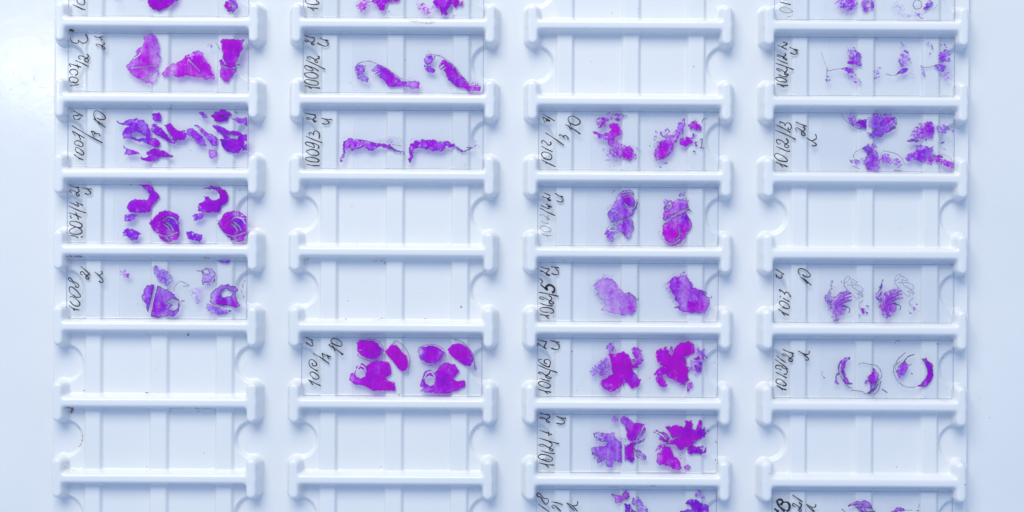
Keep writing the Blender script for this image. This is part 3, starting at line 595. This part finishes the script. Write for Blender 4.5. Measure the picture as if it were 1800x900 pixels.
     T("755,370 790,345 830,380 800,400", .4, .3, .55), T("570,450 600,440 615,500 590,510", .4, .2, .35, e=.9), T("710,290 775,285 770,305", .3, .1, .6), T("1010,325 1040,310 1090,325 1130,370 1120,400 1060,380 1070,350", .6, .7, 0, e=.6, c=["1030,322 1075,345 1105,375"]),
     T("1105,290 1150,290 1190,275 1240,300 1245,245 1290,240 1290,300 1320,310 1355,235 1360,300 1395,310 1385,360 1330,380 1290,430 1240,430 1215,455 1180,415 1110,410 1160,370 1130,320", .8, .8, .02, b=[(1350, 330, 40, 0, -.5)], c=["1150,380 1180,365 1195,355"]), T("1032,462 1060,420 1112,408 1060,450", .65, .7), T("1040,540 1050,480 1090,430 1140,440 1160,490 1200,530 1220,590 1190,595 1130,570 1060,560", .74, .9, .03, b=[(1060, 520, 40, -.15)]),
     T("1260,440 1300,425 1370,425 1395,440 1390,475 1330,475 1270,480", .7, .6, .06, c=["1360,445 1380,440 1375,460"]), T("1238,570 1262,560 1284,578 1270,594 1240,588", .7, .8), T("1170,450 1230,480 1250,520 1210,530", .4, .6, .52), T("1300,380 1340,370 1370,400 1320,420", .4, .2, .5, e=.8), T("1355,290 1395,290 1410,320 1380,320", .5, .1, .4, e=.9), T("1095,285 1160,275 1150,295", .3, .2, .5, e=.8), L("1465,390 1472,410", 1.2), L("1462,520 1465,530", 1.4)]),
 dict(cr=(2, 7), w="/8 21", about="dark violet folded sections and a small rosette", fr=(900, 680), ink=(930, 850, 5.0),
  s=["70,80 100,95 130,130 165,135 168,165 145,182 125,160 105,125 75,110 68,85", "78,178 175,248", "195,160 250,170 295,185", "225,220 200,205 215,190 250,215 280,245", "330,170 380,195 425,245", "330,170 350,190 400,240", "370,195 420,190 428,155"],
  t=[T("710,768 735,775 760,780 790,790 800,760 820,750 845,790 830,810 790,820 750,835 735,795", .45, .9, .08, e=.6), T("790,770 815,745 845,785 820,805", .6, .9, .05), T("805,840 850,840 860,880 900,905 900,980 810,980 815,890", .72, .2, 0, e=.6, c=["860,830 852,900"]), T("860,830 870,790 900,800 940,830 970,860 975,960 910,960 900,880", .5, .25, .28, e=.6),
     T("1300,775 1340,745 1365,770 1385,805 1340,790", .42, .25, .16), T("1260,820 1330,815 1390,845 1415,890 1420,960 1280,960 1210,895 1260,880 1290,860 1250,840", .64, .25, 0, e=.6, h=["1262,862 1285,850 1295,880 1270,882"], b=[(1360, 880, 60, .15)])]),
 dict(cr=(3, 0), w="worn", about="lacy violet nets near the top edge", fr=(1320, 0), ink=(1350, 0, 5.143), pale=True, s=["200,80 150,65 110,75 120,100 180,115 225,105 200,90", "170,150 205,148", "100,-10 160,0 210,-15"], s2=["105,18 205,42"],
  t=[T("600,10 640,-30 740,-30 775,30 750,70 700,75 640,60", .52, .25, .36, e=.6), T("640,60 700,85 740,95 690,115 660,100", .25, 0, .6, e=.9), T("790,30 800,-10 840,-20 870,0 885,50 850,80 805,80", .55, .4, .12, h=["825,35 855,15 865,45 840,55"]), T("1000,70 1020,30 1050,0 1060,30 1110,50 1080,80", .35, .1, .52, e=.8),
     L("1165,40 1180,5 1220,10 1222,55 1185,65 1168,45", 1.2, .3), T("1235,70 1270,20 1290,0 1310,25 1290,50 1260,70", .72, .3, .06), T("1060,95 1130,105 1200,90 1260,95 1230,125 1140,130 1090,115", .42, .1, .56, e=.8), L("1300,80 1330,50 1345,30", .7, .1), L("1220,130 1238,133", 1.6)]),
 dict(cr=(3, 1), w="1012/12 21", about="speckled violet crumbs and threads", fr=(1320, 0), ink=(1355, 55, 7.5),
  s=["72,690 150,710 230,715", "110,700 180,738", "180,665 105,660 65,625 80,608 140,610 200,640 205,665 170,672", "95,570 160,595 215,603", "130,530 80,505 90,490 140,510 200,550 232,578 205,578 180,555 215,510 200,475", "60,420 180,460 300,507", "85,370 150,400 222,430", "130,345 85,325 90,308 130,325 190,355 212,378 190,375 160,345 195,315 185,290",
     "155,142 215,160 190,190", "85,180 140,205 210,240", "145,205 215,165", "245,208 300,235 365,250", "300,235 345,270 340,298 300,302 255,280"],
  t=[T("720,365 745,345 775,380 795,410 785,430 795,475 760,470 720,460 695,450 710,420", .55, .35, .26, e=.6), T("745,350 790,390 792,415 760,395", .6, 0, .1), T("690,330 720,340 740,370 700,400", .4, 0, .6, e=.9), T("660,495 700,483 735,505 740,525 700,530", .62, .25, .06), T("690,540 740,530 790,575 800,620 750,600 710,580", .45, .3, .44, e=.6), T("540,560 560,540 575,570 560,600 540,590", .45, .1, .28, e=.6), L("545,500 560,510 600,500 650,492", 1, .3), L("548,495 545,550", 1.1, .3), L("505,370 520,420 540,470 550,500", .7, .1), T("885,540 905,490 930,490 915,560 890,570", .35, .15, .3, e=.6),
     T("1070,340 1080,310 1120,330 1110,345", .4, .1, .35, e=.8), T("1075,400 1110,360 1140,385 1135,430 1150,450 1110,470 1080,480 1065,430", .5, .25, .3, e=.6), T("1050,535 1080,500 1110,488 1130,500 1090,525", .52, .1, .04), L("970,530 1010,542 1055,538", 1, .3), T("1130,520 1160,500 1195,570 1150,560", .3, .2, .48, e=.6), T("1240,310 1270,285 1300,320 1310,350", .35, .1, .5, e=.7), T("1350,400 1400,355 1430,370 1440,440 1390,440 1350,445", .62, .35, .16, e=.5),
     T("1350,310 1390,320 1410,340 1370,350", .4, .1, .4, e=.8), T("1320,475 1350,463 1400,480 1400,510 1350,510", .64, .25, .04), T("1360,530 1420,500 1450,570 1400,575", .35, .2, .48, e=.6), T("1215,470 1250,510 1255,550 1230,530", .38, .15, .2), L("1220,480 1270,485 1320,472", 1, .3), L("890,260 910,290", 1, .3), L("1300,325 1308,352", 1.4, .4), L("1285,385 1292,388", 2)]),
 dict(cr=(3, 2), w="1012/13 21", about="four mottled violet crescents in pairs", fr=(1320, 160), ink=(1355, 190, 7.5),
  s=["60,712 140,740 220,775", "110,730 160,780", "180,745 195,770", "110,695 55,645 55,610 90,600 160,630 215,680 205,705 150,700 100,690", "68,505 160,545 220,570 255,565", "130,465 100,475 75,440 85,415 140,430 190,470 235,500 225,520 190,515 185,485 225,455 225,430 200,400", "52,288 200,350 330,415", "75,222 170,270 260,322",
     "130,210 115,180 160,195 190,220 180,235", "190,215 215,192 255,210 270,250 255,285 230,280 230,255", "325,180 400,215 475,242", "345,300 325,275 340,258 390,285 440,330 455,350 430,365 405,345 410,310 445,290 445,260 425,245", "475,395 500,410 580,460 600,485 570,500 540,490", "480,400 530,430 590,410 600,375 585,342"],
  t=[T("695,175 740,165 760,205 830,205 825,270 790,275 740,250 710,215", .5, .25, .24, e=.6), L("650,162 670,200 710,235 770,270", .9, .4), T("755,230 800,205 830,215 825,268", .8, .5), T("845,200 880,165 940,165 1010,170 1045,215 1040,250 1000,290 940,310 930,335 890,330 850,335 840,300 900,280 850,250", .55, .25, .26, e=.6, b=[(1000, 215, 50, .15, .4), (900, 225, 40, .1)]), T("850,310 890,285 950,290 940,330 880,335", .5, .1, .1), L("1045,200 1045,245 1000,290 965,300", .9, .3),
     T("710,505 740,490 780,500 800,480 850,470 800,410 840,385 880,400 910,440 925,480 930,570 880,580 840,560 800,520 760,530", .55, .3, .24, e=.5), T("800,410 840,388 880,430 850,450", .65, .2, .06), L("735,480 750,440 790,420", 1, .3), L("738,540 780,560", .9, .3), T("870,350 905,370 915,410 880,400", .35, .1, .42, e=.7), T("935,445 980,450 1010,480 1060,485 1090,530 1060,545 1020,510 960,515 935,500", .52, .35, .2, e=.5), L("950,430 1040,450 1090,490 1105,530", .9, .3), L("1030,570 1085,575", 1.2, .4), L("715,500 725,515", 2, .7),
     T("1150,320 1170,270 1210,235 1260,225 1300,220 1320,250 1320,290 1300,330 1260,355 1200,340 1160,330", .58, .4, .22, e=.6, b=[(1260, 265, 50, .2, .2)]), T("1120,355 1180,345 1210,360 1150,368", .6, .3, .06, e=.8), T("1335,255 1380,245 1420,275 1400,300 1340,300", .55, .35, .16), T("1420,270 1475,265 1470,330 1440,310", .35, 0, .42, e=.7), T("1340,370 1390,365 1380,380", .5, .1, .2, e=.9),
     T("1100,480 1130,455 1180,440 1190,400 1240,390 1280,410 1310,400 1315,480 1300,520 1240,520 1180,490 1120,495", .58, .4, .2, e=.6, b=[(1130, 475, 35, .15), (1300, 490, 35, .2, .5)]), T("1325,460 1360,460 1400,495 1450,520 1460,550 1400,540 1330,510", .62, .6, .12), L("1360,450 1430,480 1465,540", .9, .3), T("1380,560 1440,565 1430,575", .3, .1, .45, e=.8), L("1150,420 1180,395 1210,392", .8, .3), L("1385,410 1398,425", 1, .3)]),
 dict(cr=(3, 4), w="1013 10 21", about="two violet feather fans beside thread-like outlines", fr=(1320, 430), ink=(1355, 455, 7.5),
  s=["95,660 170,710 240,745", "140,700 190,750", "140,625 115,590 120,562 160,558 215,590 245,630 235,655 200,655 150,630", "155,515 200,540 245,565", "115,492 135,500", "130,440 110,405 160,435 185,470", "185,475 190,445 215,440 245,470 262,505", "385,235 460,285 535,350", "395,245 450,285 485,330", "395,215 365,180 365,145 400,128 460,150 510,195 520,225 490,240 440,225 415,205",
     "55,130 110,165 175,208", "80,250 65,205 100,245 130,255 150,235 130,208"],
  t=fan + [shift(q, 365, -17) for q in fan] + [L("832,440 845,445", 1.8), L("1190,428 1196,430", 1.8), L("648,262 655,272", 1.3)]),
 dict(cr=(3, 5), w="1013/1 21", about="paired violet crescents forming two open rings", fr=(1320, 560), ink=(1355, 590, 7.5),
  s=["75,655 140,695 205,715", "80,660 120,680 155,720", "140,650 75,620 70,590 100,570 150,590 200,640 190,660 150,655", "65,482 140,520 212,560", "140,455 120,440", "120,440 70,430 65,400 100,390 150,410 160,430", "160,430 200,440 218,475 200,510 170,505", "58,312 150,380 230,445", "75,262 130,310 195,355", "155,178 220,210 305,237",
     "195,270 155,255 155,240 190,245 240,290 285,320 270,340 245,335 240,310 290,270 280,240", "360,200 420,235 490,295 490,322 450,320", "362,205 450,245 500,240 508,200"],
  t=[T("650,300 690,283 715,280 695,300 680,330 665,370 680,420 700,455 730,470 690,470 660,440 635,400 625,350", .64, .5, 0, e=.8, c=["645,330 640,380 665,430"]), T("605,420 625,385 630,390 618,440 640,480 605,465", .38, .3, .1, e=.7), T("840,430 870,400 885,360 920,400 910,440 880,480 860,450 820,465", .55, .5, .05, e=.6), T("870,470 905,440 900,480 860,530 840,540", .45, .1, .08), L("720,515 800,525 830,542 870,520 920,470", 1.2, .5), L("830,540 870,515 905,460 938,420 935,380 905,340 860,330 800,320 770,330", 1, .4), L("885,545 915,520 935,450", 1.2, .4), L("855,545 900,500 920,450", 1, .4), L("945,508 978,532", 1.8, .7), L("660,440 700,490 725,500", 1.2, .5),
     T("1045,380 1070,345 1110,310 1120,330 1155,328 1125,360 1110,390 1070,430 1055,405", .6, .5, .03, e=.6), L("1172,258 1130,275 1095,315 1060,345", 1.8, .6), L("1110,245 1060,290 1040,330", 1.3, .5), L("1070,310 1035,345 1040,360", 1.2, .3), L("1030,330 1025,380 1050,440 1100,485 1150,495 1185,490", 1, .5), T("1225,290 1260,283 1295,320 1308,370 1300,430 1270,480 1235,487 1200,485 1240,450 1265,410 1265,350 1250,310", .74, .6, 0, e=.7),
     L("1154,396 1160,398", 2), L("514,378 510,400 518,418", .8, .3), L("522,422 532,428", 1.4), L("1035,175 1050,160 1070,165", .9), L("1340,182 1346,185", 1.6)]),
 dict(cr=(3, 7), w="/3 overwritten boldly, 21", about="thin violet crescents", fr=(1320, 680), ink=(1350, 850, 5.0),
  s=["*75,150 100,200 150,245", "*75,150 110,140 130,160 110,190", "*130,165 170,165 190,195 180,235 160,240", "*55,220 95,250", "215,100 260,130 305,162", "240,205 215,190 225,175 265,200 295,235 280,245 270,230 295,190 270,165", "335,180 375,205 410,248", "338,185 355,205 400,248", "375,208 415,205 420,180"],
  t=[T("700,860 740,830 800,820 850,830 880,885 840,870 790,845 740,850", .52, .5, 0, e=.8), T("750,870 790,860 840,905 800,900", .52, .4, 0, e=.8), T("1010,900 1050,870 1080,870 1110,890 1060,890 1030,930", .42, .3, 0, e=.7), L("1100,885 1160,888", .9, .3), L("655,880 690,910", 1.4, .5), T("1190,890 1205,870 1215,900", .45, .3, .25, e=.8), L("1205,870 1210,840", .9, .2), L("830,900 890,895", 2, .6), T("790,900 860,900 930,930 900,960 820,940", .5, .4, .1)]),
]

def build_slide(i, S):
    c, r = S['cr']; rng = np.random.RandomState(100+i)
    x0 = (COL_X[c] + rng.uniform(-.8, .8))*PX
    ybot = (RAIL_Y[r+1] + 12.2 + rng.uniform(0, 1.0))*PX
    W, Hh = 318.5*PX, 103.6*PX
    root = bpy.data.objects.new("glass_slide", None); COL.objects.link(root)
    root.location = (x0, ybot, Z_SLIDE0); root.empty_display_size = 0.01
    tag(root, label=S['label'], category="slide", group="glass slides in the tray")
    g = slab_mesh("glass", 0, W, 0, Hh, 0, 1*MM, 0.28*MM, 0.3*MM)
    part("glass", g, root, [M_GLASS, M_EDGE])
    top = 1*MM
    cx0 = (S.get('cover', 84 + rng.uniform(-4, 14)))*PX
    cs = slab_mesh("coverslip", cx0, W - rng.uniform(1, 4)*PX, rng.uniform(1.5, 4)*PX, Hh - rng.uniform(3, 6)*PX, top+0.06*MM, top+0.20*MM, 0.05*MM)
    part("coverslip", cs, root, [M_COVER, M_COVER_EDGE])
    # clip stain to the slide, photograph pixels
    px_right = 900 + COL_X[c] + 318.5 - (RAIL_Y[r]+RAIL_Y[r+1])/2*ROLL*-1*0
    px_right = 900 + COL_X[c] + 316.5 + (RAIL_Y[r]+RAIL_Y[r+1])/2*ROLL
    slope = (COL_X[c]+200)*ROLL
    ytop_px, ybot_px = 450 - (RAIL_Y[r+1]+12.6+104) + slope, 450 - (RAIL_Y[r+1]+14) + slope
    for k, p in enumerate(S['t']):
        me = tissue(p, S['fr'], x0, ybot, (px_right, ytop_px, ybot_px), 1000*i + 37*k + 11)
        if me: part("tissue_section", me, root, [M_STAIN], (0, 0, top + (0.02 + 0.0006*k)*MM))
    ox, oy, sc = S['ink']
    pale = S.get('pale')
    part("handwriting", ink_mesh(S['s'], ox, oy, sc, 1.9 if not pale else 1.65, x0, ybot, rng), root, [M_INK_PALE if pale else M_INK], (0, 0, top+0.012*MM))
    if 's2' in S:
        part("handwriting", ink_mesh(S['s2'], ox, oy, sc, 1.9, x0, ybot, rng), root, [M_INK], (0, 0, top+0.014*MM))
    return root
for i, S in enumerate(SLIDES):
    if S['cr'] == (3, 0): S['label'] = "glass slide with worn faint number and lacy violet nets above the 1012/12 slide"
    elif S['cr'] == (0, 0): S['label'] = "glass slide with large plum oval section, in the compartment above the 1007/2 slide"
    elif S['cr'] == (1, 0): S['label'] = "glass slide with frilly magenta clusters, in the compartment above the 1009/2 slide"
    else: S['label'] = "glass slide marked " + S['w'] + " with " + S['about']
    build_slide(i, S)

# ------------------------------------------------------------------ dust, grime and scratches lying in the tray
def grains(name, items, material, label, cat, z_of):
    """items: (px, py, radius px, elongation, angle) -> small flattened lumps, joined: nobody could count them"""
    V, F = [], []; rng = np.random.RandomState(5)
    for (px, py, r, el, an) in items:
        tx, ty = to_tray(px, py); b = len(V); n = 6
        z = z_of(tx/PX, ty/PX)
        ca, sa = math.cos(an), math.sin(an)
        for h, k in ((-0.02*MM, 1.0), (r*PX*0.35, 0.75)):
            for j in range(n):
                a = 2*math.pi*j/n; q = r*PX*k*rng.uniform(.7, 1.2)
                u, v = q*math.cos(a)*el, q*math.sin(a)
                V.append((tx+u*ca-v*sa, ty+u*sa+v*ca, z+h))
        for j in range(n):
            j2 = (j+1) % n
            F.append((b+j, b+j2, b+n+j2, b+n+j))
        F.append(tuple(b+n+j for j in range(n)))
    me = bpy.data.meshes.new(name); me.from_pydata(V, [], F); me.update()
    o = link(name, me, None, [material]); tag(o, kind="stuff", label=label, category=cat)
    return o
OCC = {S['cr'] for S in SLIDES}
def surf(x, y):
    """height of the moulded relief (or of the slide lying there) at tray pixels x, y"""
    c = int(np.clip(round((x - 149 + 42 - COL_X[0])/414.2), 0, 3))
    rel = x - COL_X[c]
    if rel < -42 or rel > 372 or c == 0 and rel < -27 or c == 3 and rel > 347: 
        return -2.6*MM
    t = (RAIL_Y[0]-y) % PITCH_Y
    row = int((RAIL_Y[0]-y)//PITCH_Y)
    ix = int(np.clip(round((rel+42)/414*NX), 0, NX)); iy = int(round((PITCH_Y-t)/PITCH_Y*NY)) % NY
    z = max(RH[iy, ix]*PX, 0.012*MM)
    up = PITCH_Y - t
    if (c, row) in OCC and 0 < rel < 318 and 13.5 < up < 117: z = max(z, Z_SLIDE1)
    return z
rng = np.random.RandomState(77)
dust = []
Kz = 440/1800
spec = {(60, 560): [(1095, 118, 3), (345, 522, 2), (800, 536, 2), (865, 368, 1), (1505, 330, 1), (1505, 345, 1)], (60, 680): [(1170, 180, 1.5), (1212, 482, 1.4), (797, 584, 1.4), (1648, 388, 1), (1418, 145, 1)],
        (480, 160): [(560, 831, 1.4), (1545, 890, 1.5), (1380, 530, 1.5), (1715, 155, 1)], (480, 0): [(950, 432, 1.6), (688, 633, 1.2), (1402, 285, 1.4), (1503, 392, 1.4), (560, 595, 1.4)], (480, 420): [(530, 445, 1.2), (1090, 575, 1.6), (1352, 490, 2.2), (598, 33, 1.2), (776, 150, 1.8)],
        (480, 680): [(335, 175, 1.6), (1440, 320, 1.6), (1475, 312, 1.2), (770, 580, 1.2), (1388, 582, 1.2), (905, 58, 2)], (900, 0): [(720, 87, 1.3), (575, 435, 1), (1308, 477, 1.4), (1055, 662, 1), (908, 60, 1.2), (910, 90, 1)], (900, 160): [(992, 395, 1.6), (705, 540, 1.4), (735, 538, 1.6)],
        (900, 430): [(375, 116, 1.4), (1680, 298, 1.6), (895, 240, 1)], (900, 560): [(430, 238, 1.7), (1530, 122, 1.6), (178, 550, 1.6), (990, 427, 1.6), (470, 515, 1.3), (1455, 316, 1.4)], (1320, 560): [(165, 575, 2), (1380, 282, 1.3), (1255, 568, 1.3), (1760, 727, 1.4), (1693, 594, 1)],
        (1320, 680): [(1058, 585, 1.5), (1522, 693, 1.6), (123, 615, 1.3), (1105, 312, .9), (975, 833, 1)], (60, 160): [(1055, 408, 1.1), (1128, 428, 1.1), (1440, 510, 1.3)], (60, 300): [(1480, 140, 1.5), (1142, 168, 1.1), (1258, 580, 1)], (60, 430): [(745, 425, 1.2), (255, 522, 1.6)]}
for (ox, oy), lst in spec.items():
    for a, b, r in lst: dust.append((ox+a*Kz, oy+b*Kz, r*.55, rng.uniform(1, 1.7), rng.uniform(0, 3)))
for _ in range(150):
    dust.append((rng.uniform(0, 1800), rng.uniform(0, 900), rng.uniform(.18, .42), rng.uniform(1, 2), rng.uniform(0, 3)))
grains("dust_specks", dust, M_DUST, "dark dust specks scattered over the white tray and slides", "dust", surf)
rust = []
def streak(ox, oy, path, n, spread, r):
    C = catmull(np.array(pts(path))*Kz + (ox, oy), .5)
    for _ in range(int(n*1.6)):
        q = C[rng.randint(len(C))] + rng.normal(0, spread, 2)
        rust.append((q[0], q[1], rng.uniform(.25, r*1.7), rng.uniform(1, 2), rng.uniform(0, 3)))
streak(60, 430, "240,84 340,84", 45, .8, .7); streak(60, 430, "1200,98 1260,95", 16, .8, .4); streak(60, 430, "1548,215 1500,290 1495,350 1530,400", 50, 1.0, .38); streak(60, 430, "1540,215 1556,222", 14, .8, .6)
streak(60, 680, "235,150 260,155 250,200", 45, 1.4, .6); streak(60, 680, "325,350 318,410 290,445", 26, .8, .5); streak(60, 680, "280,280 325,330", 10, .8, .4); streak(60, 680, "965,190 985,155 1100,152 1270,152 1290,190", 70, .7, .32); streak(60, 680, "235,540 225,580 245,600 300,600", 26, .9, .4)
streak(60, 680, "1160,158 1270,158", 24, 1.2, .4); streak(60, 560, "785,540 805,536", 8, .8, .4); streak(480, 420, "725,160 790,155 800,185", 30, 1.6, .35); streak(480, 420, "490,585 545,580", 16, 1.2, .3); streak(480, 420, "735,585 790,572", 16, 1.2, .3); streak(480, 420, "220,150 250,140", 12, 1, .4)
streak(480, 0, "990,160 1080,172 1165,170", 70, 1.8, .32); streak(900, 680, "970,702 1030,706", 16, .7, .4); streak(60, 160, "960,130 985,95", 14, .8, .35)
grains("grime_crumbs", rust, M_RUST, "reddish brown grime crumbs caught along rails and finger notches", "grime", surf)

# a few fine scratches on the tray's left border
V, F = [], []
for a, b in (((52, 150), (78, 151)), ((69, 165), (77, 159)), ((77, 179), (95, 167)), ((92, 136), (98, 134)), ((1, 158), (14, 147)), ((10, 112), (11, 132)), ((47, 130), (51, 142)), ((30, 165), (44, 153)), ((20, 170), (28, 170)), ((29, 224), (31, 221)), ((22, 142), (36, 143)), ((50, 126), (44, 139))):
    (x1, y1), (x2, y2) = to_tray(*a), to_tray(*b)
    d = np.array((x2-x1, y2-y1)); n = np.array((-d[1], d[0]))/np.hypot(*d)*0.28*PX; m = np.array(((x1+x2)/2, (y1+y2)/2)) + n*1.5
    k = len(V); z = -2.6*MM + 0.015*MM
    V += [(x1, y1, z), (*(m-n), z), (x2, y2, z), (*(m+n), z)]; F.append((k, k+1, k+2, k+3))
me = bpy.data.meshes.new("scratches"); me.from_pydata(V, [], F); me.update()
part("scratches", me, tray, [M_FIBRE], (0, 0, TZ))
